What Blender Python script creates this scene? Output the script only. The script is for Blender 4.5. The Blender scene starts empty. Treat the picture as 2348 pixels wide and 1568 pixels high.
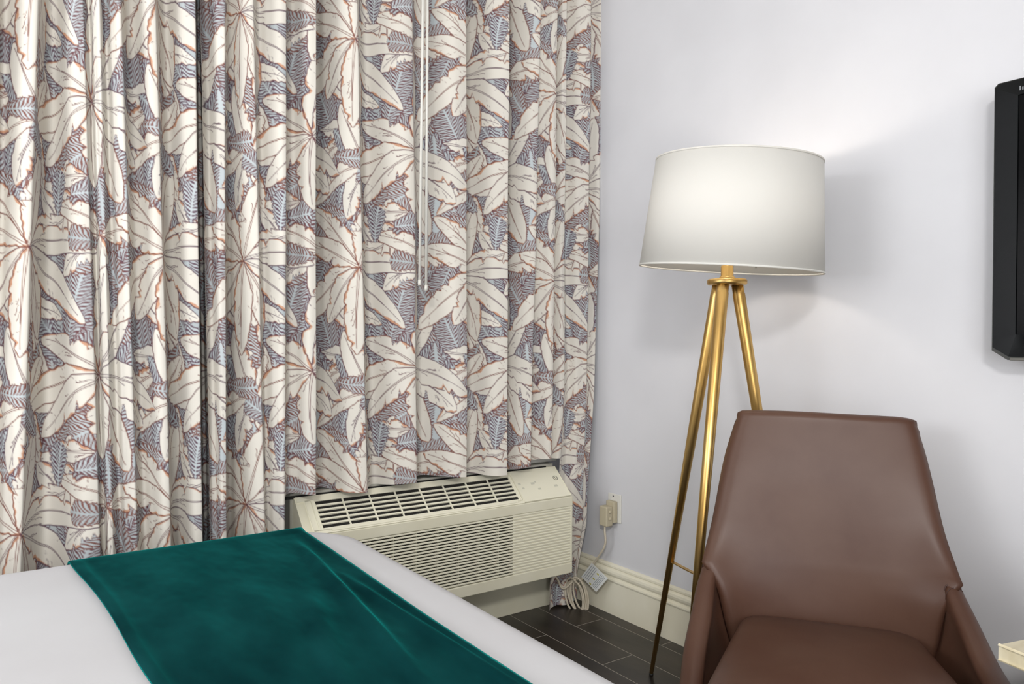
import bpy, bmesh, math, random
import numpy as np
from mathutils import Vector, Matrix, noise

# ------------------------------------------------------------------ camera, world, light
SC = bpy.context.scene
COL = SC.collection
H = 1.10                                   # lens height above the floor
FPX = 1698.0                               # focal length in photo pixels (2348 wide)
YAW, PITCH, ROLL = math.radians(35.266), math.radians(-0.358), math.radians(0.411)
FW = Vector((math.sin(YAW)*math.cos(PITCH), math.cos(YAW)*math.cos(PITCH), math.sin(PITCH)))
_r = Vector((math.cos(YAW), -math.sin(YAW), 0)); _u = _r.cross(FW)
RT = _r*math.cos(ROLL) + _u*math.sin(ROLL)
UP = _u*math.cos(ROLL) - _r*math.sin(ROLL)
EYE = Vector((0, 0, H))
cam_d = bpy.data.cameras.new('camera'); cam = bpy.data.objects.new('camera', cam_d); COL.objects.link(cam)
cam_d.sensor_fit = 'HORIZONTAL'; cam_d.sensor_width = 36.0; cam_d.lens = FPX*36.0/2348.0
cam_d.clip_start = 0.02
cam.matrix_world = Matrix(((RT.x, UP.x, -FW.x, EYE.x), (RT.y, UP.y, -FW.y, EYE.y), (RT.z, UP.z, -FW.z, EYE.z), (0, 0, 0, 1)))
SC.camera = cam

world = bpy.data.worlds.new('world'); SC.world = world; world.use_nodes = True
world.node_tree.nodes['Background'].inputs[0].default_value = (0.9, 0.95, 1.0, 1)
world.node_tree.nodes['Background'].inputs[1].default_value = 0.3
SC.view_settings.view_transform = 'Standard'; SC.view_settings.look = 'None'
SC.view_settings.gamma = 1.0; SC.view_settings.use_curve_mapping = False
SC.view_settings.exposure = -0.15

SC.cycles.max_bounces = 5; SC.cycles.diffuse_bounces = 3; SC.cycles.glossy_bounces = 2; SC.cycles.transmission_bounces = 4
def area(name, loc, target, size, energy, col=(1, 1, 1), size_y=None):
    d = bpy.data.lights.new(name, 'AREA'); d.shape = 'RECTANGLE' if size_y else 'DISK'; d.size = size; d.energy = energy; d.color = col
    if size_y: d.size_y = size_y
    o = bpy.data.objects.new(name, d); COL.objects.link(o); o.location = loc
    o.rotation_euler = (Vector(target)-Vector(loc)).to_track_quat('-Z', 'Y').to_euler()
    return o
FILL_LAMPS = [(-1.20, -1.20, 2.56)]
FILL_WINS = [('x', -2.66, 1.45, 1.12, 1.70, 2.10), ('y', -2.46, -1.45, 1.18, 2.20, 2.10)]   # wall axis, plane, centre along the wall, height, width, height
area('window_daylight', (FILL_WINS[0][1], FILL_WINS[0][2], FILL_WINS[0][3]), (0, FILL_WINS[0][2], FILL_WINS[0][3]-0.02), FILL_WINS[0][4], 80, (0.98, 0.99, 1.0), FILL_WINS[0][5])  # added fill from the left, brightens the right wall evenly
area('window_daylight_back', (FILL_WINS[1][2], FILL_WINS[1][1], FILL_WINS[1][3]), (FILL_WINS[1][2], 0, FILL_WINS[1][3]-0.02), FILL_WINS[1][4], 68, (0.98, 0.99, 1.0), FILL_WINS[1][5])  # added frontal fill for the curtains and air conditioner
area('ceiling_light_emitter', FILL_LAMPS[0], (0.4, 1.2, 0.0), 0.55, 108, (1.0, 0.985, 0.965))  # added overhead fill, placed and tuned to even out the room

def ray(px, py): return FW + RT*((px-1174)/FPX) - UP*((py-784)/FPX)
def on_z(px, py, z=0.0): d = ray(px, py); return EYE + d*((z-EYE.z)/d.z)
def on_x(px, py, x): d = ray(px, py); return EYE + d*((x-EYE.x)/d.x)
def on_y(px, py, y): d = ray(px, py); return EYE + d*((y-EYE.y)/d.y)

# ------------------------------------------------------------------ helpers
def srgb(r, g, b):
    f = lambda c: (c/255/12.92) if c/255 <= 0.04045 else ((c/255+0.055)/1.055)**2.4
    return (f(r), f(g), f(b), 1.0)

def new_mat(name, color, rough=0.5, metal=0.0, spec=0.5):
    m = bpy.data.materials.new(name); m.use_nodes = True
    b = m.node_tree.nodes['Principled BSDF']
    b.inputs['Base Color'].default_value = color; b.inputs['Roughness'].default_value = rough
    b.inputs['Metallic'].default_value = metal; b.inputs['Specular IOR Level'].default_value = spec
    return m
def nd(m, t, **kw):
    n = m.node_tree.nodes.new(t)
    for k, v in kw.items(): setattr(n, k, v)
    return n
def lk(m, a, b): m.node_tree.links.new(a, b)
def bsdf(m): return m.node_tree.nodes['Principled BSDF']
def vary(m, c1, c2, scale, detail=3.0, lo=0.35, hi=0.65, stretch=None, bump=0.0, bump_scale=None, bump_dist=0.002):
    """noise-mixed colour and a fine bump"""
    tc = nd(m, 'ShaderNodeTexCoord'); src = tc.outputs['Object']
    if stretch:
        mp = nd(m, 'ShaderNodeMapping'); mp.inputs['Scale'].default_value = stretch; lk(m, src, mp.inputs[0]); src = mp.outputs[0]
    n = nd(m, 'ShaderNodeTexNoise'); n.inputs['Scale'].default_value = scale; n.inputs['Detail'].default_value = detail; lk(m, src, n.inputs['Vector'])
    r = nd(m, 'ShaderNodeValToRGB'); r.color_ramp.elements[0].position = lo; r.color_ramp.elements[1].position = hi
    r.color_ramp.elements[0].color = c1; r.color_ramp.elements[1].color = c2
    lk(m, n.outputs[0], r.inputs[0]); lk(m, r.outputs[0], bsdf(m).inputs['Base Color'])
    if bump:
        n2 = nd(m, 'ShaderNodeTexNoise'); n2.inputs['Scale'].default_value = bump_scale or scale*4; n2.inputs['Detail'].default_value = 2.0; lk(m, src, n2.inputs['Vector'])
        bp = nd(m, 'ShaderNodeBump'); bp.inputs['Strength'].default_value = bump; bp.inputs['Distance'].default_value = bump_dist
        lk(m, n2.outputs[0], bp.inputs['Height']); lk(m, bp.outputs[0], bsdf(m).inputs['Normal'])
    return m

def root_offset(parent):
    p = parent
    while p is not None and p.parent is not None: p = p.parent
    return p.location.copy() if p is not None else Vector((0, 0, 0))
def link_mesh(name, me, mat, parent=None, smooth=False):
    if mat: me.materials.append(mat)
    if smooth:
        for p in me.polygons: p.use_smooth = True
    o = bpy.data.objects.new(name, me); COL.objects.link(o)
    if parent is not None: o.parent = parent
    return o
def raw(name, verts, faces, mat, parent=None, smooth=False, origin=None):
    off = root_offset(parent) if parent is not None else (Vector(origin) if origin else Vector((0, 0, 0)))
    me = bpy.data.meshes.new(name)
    me.from_pydata([tuple(Vector(v)-off) for v in verts], [], faces); me.update()
    o = link_mesh(name, me, mat, parent, smooth)
    if parent is None and origin: o.location = origin
    return o
def from_bm(name, bm, mat, parent=None, smooth=False, origin=None):
    off = root_offset(parent) if parent is not None else (Vector(origin) if origin else Vector((0, 0, 0)))
    bmesh.ops.translate(bm, verts=bm.verts, vec=-off)
    bmesh.ops.recalc_face_normals(bm, faces=bm.faces)
    me = bpy.data.meshes.new(name); bm.to_mesh(me); bm.free()
    o = link_mesh(name, me, mat, parent, smooth)
    if parent is None and origin: o.location = origin
    return o
def bm_box(bm, x0, x1, y0, y1, z0, z1, mtx=None):
    r = bmesh.ops.create_cube(bm, size=1.0)
    for v in r['verts']:
        v.co = Vector(((x0+x1)/2+v.co.x*(x1-x0), (y0+y1)/2+v.co.y*(y1-y0), (z0+z1)/2+v.co.z*(z1-z0)))
        if mtx: v.co = mtx @ v.co
    return r['verts']
def box(name, x0, x1, y0, y1, z0, z1, mat, parent=None, bev=0.0, seg=2, mtx=None, origin=None):
    bm = bmesh.new(); bm_box(bm, x0, x1, y0, y1, z0, z1, mtx)
    if bev: bmesh.ops.bevel(bm, geom=bm.edges[:], offset=bev, segments=seg, affect='EDGES', profile=0.5)
    return from_bm(name, bm, mat, parent, origin=origin)
def frame_of(d):
    d = d.normalized(); a = Vector((0, 0, 1)) if abs(d.z) < 0.9 else Vector((1, 0, 0))
    s = d.cross(a).normalized(); return s, d.cross(s).normalized()
def tube(name, pts, rad, mat, parent=None, n=10, origin=None, cap=True):
    pts = [Vector(p) for p in pts]; m = len(pts)
    rads = rad if isinstance(rad, (list, tuple)) else [rad]*m
    verts, faces = [], []; s = None
    for i, p in enumerate(pts):
        d = (pts[min(i+1, m-1)]-pts[max(i-1, 0)])
        if s is None: s, t = frame_of(d)
        else:
            dn = d.normalized(); s = (s - dn*s.dot(dn)).normalized(); t = dn.cross(s)
        for k in range(n):
            a = 2*math.pi*k/n; verts.append(p + (s*math.cos(a)+t*math.sin(a))*rads[i])
    for i in range(m-1):
        for k in range(n):
            faces.append((i*n+k, i*n+(k+1) % n, (i+1)*n+(k+1) % n, (i+1)*n+k))
    if cap: faces += [tuple(range(n-1, -1, -1)), tuple(range((m-1)*n, m*n))]
    return raw(name, verts, faces, mat, parent, True, origin)
def spline(ctrl, n):
    """Catmull-Rom through the control points"""
    c = [Vector(p) for p in ctrl]; c = [c[0]*2-c[1]] + c + [c[-1]*2-c[-2]]; out = []
    for i in range(1, len(c)-2):
        for k in range(n):
            t = k/n; p0, p1, p2, p3 = c[i-1:i+3]
            out.append(0.5*((2*p1)+(p2-p0)*t+(2*p0-5*p1+4*p2-p3)*t*t+(3*p1-p0-3*p2+p3)*t**3))
    out.append(c[-2]); return out
def lathe(name, prof, mat, parent=None, n=48, mtx=None, closed=False, smooth=True):
    verts, faces = [], []
    for r, z in prof:
        for k in range(n):
            a = 2*math.pi*k/n; v = Vector((r*math.cos(a), r*math.sin(a), z)); verts.append(mtx @ v if mtx else v)
    m = len(prof)
    for i in range(m if closed else m-1):
        j = (i+1) % m
        for k in range(n): faces.append((i*n+k, i*n+(k+1) % n, j*n+(k+1) % n, j*n+k))
    if not closed: faces += [tuple(range(n-1, -1, -1)), tuple(range((m-1)*n, m*n))]
    return raw(name, verts, faces, mat, parent, smooth)
def tag(o, label, cat, group=None):
    o['label'] = label; o['category'] = cat
    if group: o['group'] = group
    return o
def struct(o): o['kind'] = 'structure'; return o
def thing(name, label, cat, loc, group=None):
    o = bpy.data.objects.new(name, None); COL.objects.link(o); o.location = loc; o.empty_display_size = 0.1
    return tag(o, label, cat, group)
def smoothstep(a, b, x):
    t = max(0.0, min(1.0, (x-a)/(b-a))); return t*t*(3-2*t)

# ------------------------------------------------------------------ materials
M_wall = vary(new_mat('painted_wall', srgb(214, 214, 219), 0.55, spec=0.3), srgb(216, 216, 220), srgb(221, 221, 225), 3.0)
M_ceil = new_mat('ceiling_paint', srgb(236, 235, 232), 0.8)
M_trim = vary(new_mat('cream_trim_paint', srgb(220, 213, 195), 0.42), srgb(236, 230, 207), srgb(243, 238, 218), 5.0)
M_grout = new_mat('grout', srgb(190, 184, 172), 0.8)
M_tile = new_mat('dark_floor_tile', srgb(38, 32, 28), 0.33)
vary(M_tile, srgb(30, 25, 21), srgb(56, 48, 41), 9.0, stretch=(1, 0.35, 1), bump=0.1, bump_scale=60)
M_plastic = vary(new_mat('beige_plastic', srgb(214, 208, 186), 0.42), srgb(229, 224, 200), srgb(235, 231, 209), 6.0)
M_plastic_lt = new_mat('light_beige_plastic', srgb(238, 234, 212), 0.4)
M_cavity_shade = new_mat('dark_cavity', srgb(24, 22, 18), 0.8)  # near-black colour stands in for shade inside the grille openings
M_black_rubber = new_mat('black_rubber', srgb(14, 13, 12), 0.5)
M_sleeve = new_mat('grey_metal_sleeve', srgb(186, 184, 172), 0.5)
M_mark = new_mat('grey_print', srgb(206, 204, 186), 0.6)
M_logo = new_mat('dark_grey_emblem', srgb(92, 88, 78), 0.5)
M_cable = new_mat('cream_cable', srgb(208, 198, 178), 0.5)
M_plug = new_mat('tan_plug_plastic', srgb(190, 180, 154), 0.5)
M_plate = new_mat('white_outlet_plastic', srgb(226, 224, 216), 0.35)
M_slot = new_mat('dark_slot', srgb(30, 28, 26), 0.6)
M_brass = new_mat('brushed_brass', srgb(205, 168, 100), 0.36, 1.0)
vary(M_brass, srgb(200, 160, 92), srgb(216, 182, 118), 30.0, stretch=(1, 1, 0.1))
M_wire = new_mat('white_wire', srgb(205, 200, 190), 0.4, 0.3)
M_foot = new_mat('black_foot_rubber', srgb(18, 16, 15), 0.6)
M_tvb = new_mat('gloss_black_bezel', srgb(12, 14, 15), 0.08, spec=0.22)
M_tve = new_mat('olive_black_edge', srgb(34, 33, 24), 0.25)
M_screen = new_mat('black_screen', srgb(3, 3, 4), 0.16, spec=0.08)
M_silver = new_mat('grey_trim', srgb(92, 90, 84), 0.3, 0.5)
M_letter = new_mat('white_letter_print', srgb(140, 142, 145), 0.5)
M_sheet = new_mat('white_bed_linen', srgb(228, 227, 229), 0.85, spec=0.2)
vary(M_sheet, srgb(204, 203, 205), srgb(209, 209, 211), 2.5, bump=0.15, bump_scale=90, bump_dist=0.001)
M_wood_dk = new_mat('dark_wood', srgb(46, 30, 22), 0.4)
vary(M_wood_dk, srgb(38, 24, 17), srgb(58, 38, 27), 8.0, stretch=(6, 6, 0.6))

# leather
M_lea = new_mat('brown_leather', srgb(100, 63, 50), 0.48, spec=0.3)
vary(M_lea, srgb(78, 49, 36), srgb(91, 65, 52), 5.0, detail=5.0, lo=0.3, hi=0.7, bump=0.10, bump_scale=420, bump_dist=0.0006)
bsdf(M_lea).inputs['Coat Weight'].default_value = 0.15; bsdf(M_lea).inputs['Coat Roughness'].default_value = 0.32
M_seam = new_mat('leather_stitched_seam', srgb(62, 34, 25), 0.5)

# teal velvet
M_vel = new_mat('teal_velvet', srgb(10, 62, 62), 0.8, spec=0.03)
vary(M_vel, srgb(2, 38, 41), srgb(10, 60, 61), 6.5, detail=4.0, lo=0.36, hi=0.68, stretch=(1.6, 0.7, 1), bump=0.5, bump_scale=9, bump_dist=0.012)
bsdf(M_vel).inputs['Sheen Weight'].default_value = 0.9; bsdf(M_vel).inputs['Sheen Roughness'].default_value = 0.28
bsdf(M_vel).inputs['Sheen Tint'].default_value = srgb(0, 140, 134)

# lamp shade: linen that lets light through
M_shade = bpy.data.materials.new('white_linen_shade'); M_shade.use_nodes = True
def build_shade(m):
    out = m.node_tree.nodes['Material Output']; b = bsdf(m)
    b.inputs['Base Color'].default_value = srgb(244, 243, 238); b.inputs['Roughness'].default_value = 0.9; b.inputs['Specular IOR Level'].default_value = 0.1
    tr = nd(m, 'ShaderNodeBsdfTranslucent'); tr.inputs[0].default_value = srgb(252, 240, 222)
    mx = nd(m, 'ShaderNodeMixShader'); mx.inputs[0].default_value = 0.25
    lk(m, b.outputs[0], mx.inputs[1]); lk(m, tr.outputs[0], mx.inputs[2]); lk(m, mx.outputs[0], out.inputs[0])
    tc = nd(m, 'ShaderNodeTexCoord'); w = nd(m, 'ShaderNodeTexNoise'); w.inputs['Scale'].default_value = 300; lk(m, tc.outputs['Object'], w.inputs['Vector'])
    bp = nd(m, 'ShaderNodeBump'); bp.inputs['Strength'].default_value = 0.12; bp.inputs['Distance'].default_value = 0.001
    lk(m, w.outputs[0], bp.inputs['Height']); lk(m, bp.outputs[0], b.inputs['Normal'])
build_shade(M_shade)
M_lining = new_mat('cream_shade_lining', srgb(252, 246, 234), 0.7)
M_bulb = bpy.data.materials.new('lit_bulb'); M_bulb.use_nodes = True
bsdf(M_bulb).inputs['Base Color'].default_value = (1, 1, 1, 1)
bsdf(M_bulb).inputs['Emission Color'].default_value = (1.0, 0.90, 0.78, 1); bsdf(M_bulb).inputs['Emission Strength'].default_value = 58.0

# desk
M_dtop = vary(new_mat('pale_stone_top', srgb(214, 203, 172), 0.35), srgb(206, 194, 162), srgb(222, 212, 184), 12.0, stretch=(0.6, 3, 1))
M_dbody = new_mat('woven_fibre', srgb(188, 168, 130), 0.7)
def build_woven(m):
    tc = nd(m, 'ShaderNodeTexCoord'); v = nd(m, 'ShaderNodeTexVoronoi'); v.inputs['Scale'].default_value = 150
    lk(m, tc.outputs['Object'], v.inputs['Vector']); r = nd(m, 'ShaderNodeValToRGB')
    r.color_ramp.elements[0].color = srgb(214, 196, 160); r.color_ramp.elements[1].color = srgb(126, 104, 74); r.color_ramp.elements[1].position = 0.6
    lk(m, v.outputs['Distance'], r.inputs[0]); lk(m, r.outputs[0], bsdf(m).inputs['Base Color'])
    bp = nd(m, 'ShaderNodeBump'); bp.invert = True; bp.inputs['Distance'].default_value = 0.004
    lk(m, v.outputs['Distance'], bp.inputs['Height']); lk(m, bp.outputs[0], bsdf(m).inputs['Normal'])
build_woven(M_dbody)

# warning tag print
M_tag = new_mat('white_paper_tag', srgb(232, 234, 232), 0.6)
M_tagline = new_mat('grey_text_print', srgb(150, 156, 162), 0.7)
M_tagyel = new_mat('yellow_print', srgb(196, 186, 60), 0.7)

# ---- printed curtain cloth: the leaf repeat is drawn by code, then carried by the cloth mesh as a colour attribute
TW, TH, RES = 0.66, 0.72, 0.001
def s2l(c): return np.array(srgb(*c)[:3])
def leaf_print():
    """the repeat of the printed cloth, drawn leaf by leaf as a linear-colour raster"""
    nx, ny = int(round(TW/RES)), int(round(TH/RES))
    rnd = random.Random(4); rs = np.random.RandomState(4)
    cream, blue, pale = s2l((226, 221, 211)), s2l((189, 197, 200)), s2l((190, 203, 212))
    inks = [s2l((126, 78, 68)), s2l((108, 68, 72)), s2l((98, 72, 86))]
    dark, orange = s2l((80, 66, 76)), s2l((200, 146, 112))
    img = np.empty((ny, nx, 3)); img[:] = dark; cov = np.zeros((ny, nx), bool)
    def patch(cx, cy, rad):
        ix = np.arange(int((cx-rad)/RES), int((cx+rad)/RES)+1); iy = np.arange(int((cy-rad)/RES), int((cy+rad)/RES)+1)
        X, Y = np.meshgrid((ix+.5)*RES, (iy+.5)*RES); return ix % nx, iy % ny, X, Y
    def put(ix, iy, mask, col):
        sub = img[np.ix_(iy, ix)]; sub = sub+(np.asarray(col)-sub)*mask[..., None]; img[np.ix_(iy, ix)] = sub
    def aa(d): return np.clip(d/RES+.5, 0, 1)
    def local(bx, by, ang, L, bend):
        a = math.radians(ang); c, s = math.cos(a), math.sin(a)
        ix, iy, X, Y = patch(bx+c*L/2-s*bend*L*.3, by+s*L/2+c*bend*L*.3, L*.62+.03)
        dx, dy = X-bx, Y-by; x = dx*c+dy*s; y = -dx*s+dy*c; t = x/L
        return ix, iy, x, y-bend*L*np.clip(t, 0, 1.1)**2, t
    def wob(t, amp, n=26): return np.interp(t, np.linspace(0, 1, n), rs.uniform(-1, 1, n))*amp
    def fern(bx, by, ang, L, W, bend, rib=.0035, period=.0096):
        ix, iy, x, y, t = local(bx, by, ang, L, bend); ay = np.abs(y); tc = np.clip(t, 0, 1)
        w = W*np.clip(tc/.12, 0, 1)**.6*np.clip(1-tc**3, 0, 1)**.8+wob(tc, .003)
        w = w+.006*(np.mod(x/period/1.6, 1)-.5)
        d = np.where((t > 0) & (t < 1), w-ay, -.01)
        ink = inks[rnd.randrange(3)]
        ph = np.mod((x+ay*.72+.002*np.sin(ay*260+x*90))/period+wob(tc, .12), 1)
        stripe = aa((.235-np.abs(ph-.5))*period*.85)
        body = blue*(1+.10*rnd.uniform(-1, 1))
        cov[np.ix_(iy, ix)] |= d > 0
        put(ix, iy, aa(d), body); put(ix, iy, aa(d)*stripe*aa(ay-rib*(1-.6*tc)), ink); put(ix, iy, aa(d)*aa(.0018-np.abs(d-.001)), ink)
    def leaf(bx, by, ang, L, W, bend, torn=True):
        ix, iy, x, y, t = local(bx, by, ang, L, bend); ay = np.abs(y); tc = np.clip(t, 0, 1)
        prof = np.clip(tc/.34, 0, 1)**.8*np.clip(1-tc**4.5, 0, 1)**.7
        side = rnd.choice((-1, 1)); wp = W*prof+wob(tc, .0016); wm = wp+wob(tc, .0022)
        if torn:
            for k in range(rnd.randint(2, 4)):
                t0 = rnd.uniform(.3, .92); dp = rnd.uniform(.16, .5); ww = rnd.uniform(.02, .06)
                sl = t+np.clip(1-ay/W, 0, 1)*rnd.uniform(.03, .10)
                wm = wm-W*prof*dp*np.clip(1-np.abs(sl-t0)/ww, 0, 1)
        w = np.where(y*side > 0, wm, wp)
        d = np.where((t > 0) & (t < 1), w-ay, -.01)
        ink = inks[rnd.randrange(3)]; mask = aa(d)
        put(ix, iy, mask, cream*(1+.025*rnd.uniform(-1, 1)))
        if torn:
            seg = np.interp(tc, np.linspace(0, 1, 15), np.clip(rs.uniform(-.9, 1, 15), 0, 1))
            put(ix, iy, mask*(y*side > 0)*aa(.0032+.0085*seg-d)*.9, orange)
        for sgn in (-1, 1):                                  # double midrib
            yr = sgn*.0036*np.clip(1-tc*1.05, .12, 1)
            put(ix, iy, mask*aa(.0010-np.abs(y-yr))*(t < .93)*((sgn > 0) | (t < .7)), ink)
        for k in range(rnd.randint(7, 10)):                  # loose vein strokes
            sg = rnd.choice((-1, 1)); x0 = L*rnd.uniform(.2, .9); ln = rnd.uniform(.014, .040); inner = rnd.random() < .35
            yo = W*(rnd.uniform(.25, .5) if inner else 1.02)*np.interp(x0/L, [0, .3, .8, 1], [.3, 1, .85, .3])
            ux, uy = (-.5, -.86) if not inner else (-.93, -.37)
            px, py = x-x0, y*sg-yo; q = np.clip(px*ux+py*uy, 0, ln); dist = np.hypot(px-ux*q, py-uy*q+.0015*np.sin(q*220))
            put(ix, iy, mask*aa(.0013*(1-.5*q/ln)-dist), ink)
        put(ix, iy, aa(.0017-np.abs(d-.0012)), ink)
    # ground of fern fronds
    for k in range(30):
        fern((k % 5)*.132+rnd.uniform(-.03, .03), (k//5)*.12+rnd.uniform(-.03, .03), rnd.uniform(0, 360), rnd.uniform(.20, .30), rnd.uniform(.05, .07), rnd.uniform(-.3, .3))
    for k in range(30):                                      # close what is still bare
        bare = np.argwhere(~cov)
        if len(bare) < 60: break
        by, bx = bare[rnd.randrange(len(bare))]*RES; a = rnd.uniform(0, 360)
        fern(bx-.1*math.cos(math.radians(a)), by-.1*math.sin(math.radians(a)), a, .22, .055, 0.0)
    for bx, by, a in ((.31, .02, 84), (.02, .40, 95)): fern(bx, by, a, .34, .050, .12, rib=.012)
    for k in range(17):
        leaf(rnd.uniform(0, TW), rnd.uniform(0, TH), rnd.uniform(0, 360), rnd.uniform(.14, .22), rnd.uniform(.030, .041), rnd.uniform(-.35, .35))
    fans = [((.53, .20), .20, 60), ((.20, .64), .20, 80), ((.17, .27), .30, 12), ((.50, .60), .285, 36)]
    for fi, ((cx, cy), L0, a0) in enumerate(fans):
        n = 9 if fi >= 2 else 6
        if fi < 2:
            for k in range(5): fern(cx, cy, a0+k*72, .17, .045, rnd.uniform(-.25, .25), rib=.006)
        order = list(range(n)); rnd.shuffle(order)
        for k in order:
            if fi < 2 and rnd.random() < .25: continue
            a = a0+k*360/n+rnd.uniform(-15, 15); right = math.cos(math.radians(a))
            leaf(cx, cy, a, L0*rnd.uniform(.72, 1.14), rnd.uniform(.042, .053)*(1 if fi >= 2 else .85), -.34*right+rnd.uniform(-.16, .16))
    for k in range(4): fern(rnd.uniform(0, TW), rnd.uniform(0, TH), rnd.uniform(0, 360), .12, .034, rnd.uniform(-.3, .3))
    return img

PRINT = leaf_print()
PRINT = sum(np.roll(np.roll(PRINT, i, 0), j, 1)*w for i, j, w in ((0, 0, .4), (1, 0, .15), (-1, 0, .15), (0, 1, .15), (0, -1, .15)))
M_curtain = new_mat('leaf_print_cotton', srgb(226, 221, 211), 0.85, spec=0.15)
def build_cloth(m):
    at = nd(m, 'ShaderNodeAttribute'); at.attribute_name = 'print'; lk(m, at.outputs['Color'], bsdf(m).inputs['Base Color'])
build_cloth(M_curtain)

# ------------------------------------------------------------------ the room
WX, WY, CZ = 2.044, 2.41, 2.65              # right wall, window wall, ceiling
LX, BY = -2.70, -2.50
struct(box('wall_right', WX, WX+0.12, BY, WY+0.12, -0.05, CZ, M_wall))
struct(box('wall_window', LX, WX, WY, WY+0.12, -0.05, CZ, M_wall))
struct(box('wall_left', LX-0.12, LX, BY, WY+0.12, -0.05, CZ, M_wall))
struct(box('wall_back', LX, WX, BY-0.12, BY, -0.05, CZ, M_wall))
struct(box('ceiling', LX-0.12, WX+0.12, BY-0.12, WY+0.12, CZ, CZ+0.08, M_ceil))
floor = struct(box('floor', LX, WX, BY, WY, -0.05, -0.0004, M_grout))
# floor tiles: dark planks laid along the right wall, staggered by half
TWD, TLN, GAP = 0.1410, 0.610, 0.0026
tile_cache = {}
def tile(x0, x1, y0, y1):
    w, l = round(x1-x0, 4), round(y1-y0, 4)
    if w < 0.01 or l < 0.01: return
    if (w, l) not in tile_cache:
        bm = bmesh.new(); bm_box(bm, -w/2, w/2, -l/2, l/2, -0.008, 0.0)
        me = bpy.data.meshes.new('tile'); bm.to_mesh(me); bm.free(); me.materials.append(M_tile); tile_cache[(w, l)] = me
    o = bpy.data.objects.new('tile', tile_cache[(w, l)]); COL.objects.link(o); o.parent = floor; o.location = ((x0+x1)/2, (y0+y1)/2, 0)
row = 0; xr = WX
xb = [WX, 1.972]
while xb[-1] > LX+0.001: xb.append(max(LX, xb[-1]-TWD))
for i in range(len(xb)-1):
    y = 2.155 if i % 2 == 1 else 1.850
    while y < WY: y += TLN
    while y > BY:
        tile(xb[i+1]+GAP/2, xb[i]-GAP/2, max(BY, y-TLN)+GAP/2, min(WY, y)-GAP/2); y -= TLN
# tall moulded baseboard on the right wall: profile (distance from wall, height)
def baseboard(name, prof, along):
    verts, faces = [], []; n = len(prof)
    for e in along:
        for d, z in prof: verts.append(e(d, z))
    for k in range(n-1): faces.append((k, k+1, n+k+1, n+k))
    faces += [tuple(range(n)), tuple(range(2*n-1, n-1, -1))]
    return struct(raw(name, verts, faces, M_trim))
prof = [(0, 0), (0.015, 0), (0.015, 0.128), (0.0185, 0.131), (0.0200, 0.136), (0.0185, 0.141), (0.0125, 0.1445), (0.0115, 0.149), (0.0175, 0.158), (0.0190, 0.166), (0.0175, 0.1745), (0.0100, 0.181), (0.0065, 0.1825), (0.0105, 0.185), (0.0105, 0.192), (0.0065, 0.1975), (0, 0.199)]
baseboard('baseboard_right', prof, [lambda d, z: (WX-d, WY, z), lambda d, z: (WX-d, BY, z)])
baseboard('baseboard_back', prof, [lambda d, z: (LX, BY+d, z), lambda d, z: (WX, BY+d, z)])
baseboard('baseboard_left', prof, [lambda d, z: (LX+d, WY, z), lambda d, z: (LX+d, BY, z)])

# windows added out of view for even fill light, one behind the camera
M_glow_pane = bpy.data.materials.new('bright_pane'); M_glow_pane.use_nodes = True
bsdf(M_glow_pane).inputs['Emission Color'].default_value = (0.95, 0.98, 1, 1); bsdf(M_glow_pane).inputs['Emission Strength'].default_value = 1.2  # glow added to the unseen windows
M_glow_pane.cycles.emission_sampling = 'NONE'
for wi, (ax, pl, cen, wz, ww_, wh_) in enumerate(FILL_WINS):
    pl0 = LX if ax == 'x' else BY; hw_, hh_ = ww_/2, wh_/2
    win = bpy.data.objects.new('window_%d' % (wi+1), None); COL.objects.link(win); struct(win)
    win.location = (pl0, cen, wz) if ax == 'x' else (cen, pl0, wz)
    def wbox(n_, d0, d1, a0, a1, z0, z1, mat, bev=0.0):
        if ax == 'x': box(n_, pl0+d0, pl0+d1, cen+a0, cen+a1, wz+z0, wz+z1, mat, win, bev)
        else: box(n_, cen+a0, cen+a1, pl0+d0, pl0+d1, wz+z0, wz+z1, mat, win, bev)
    wbox('pane', 0.001, 0.006, -hw_, hw_, -hh_, hh_, M_glow_pane)
    for a0, a1, z0, z1 in ((-hw_-0.06, hw_+0.06, hh_, hh_+0.06), (-hw_-0.06, hw_+0.06, -hh_-0.06, -hh_), (-hw_-0.06, -hw_, -hh_, hh_), (hw_, hw_+0.06, -hh_, hh_)):
        wbox('window_frame', 0.001, 0.03, a0, a1, z0, z1, M_plate, 0.003)
# ceiling lamp added out of view as overhead fill
M_glow = bpy.data.materials.new('lit_opal_glass'); M_glow.use_nodes = True
bsdf(M_glow).inputs['Emission Color'].default_value = (1, 0.97, 0.93, 1); bsdf(M_glow).inputs['Emission Strength'].default_value = 2.0  # glow of the added overhead fixture
M_glow.cycles.emission_sampling = 'NONE'
for i, (lx, ly, lz) in enumerate(FILL_LAMPS):
    t = thing('ceiling_lamp', 'round opal ceiling lamp between the bed and the back wall', 'lamp', (lx, ly, CZ))
    lathe('lamp_base', [(0.0, -0.001), (0.31, -0.001), (0.31, -0.02), (0.0, -0.02)], M_plate, t, 40, Matrix.Translation((lx, ly, CZ)))
    lathe('lamp_glass', [(0.0, -0.021), (0.295, -0.021), (0.295, -0.05), (0.26, -0.068), (0.0, -0.074)], M_glow, t, 40, Matrix.Translation((lx, ly, CZ)))

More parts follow.
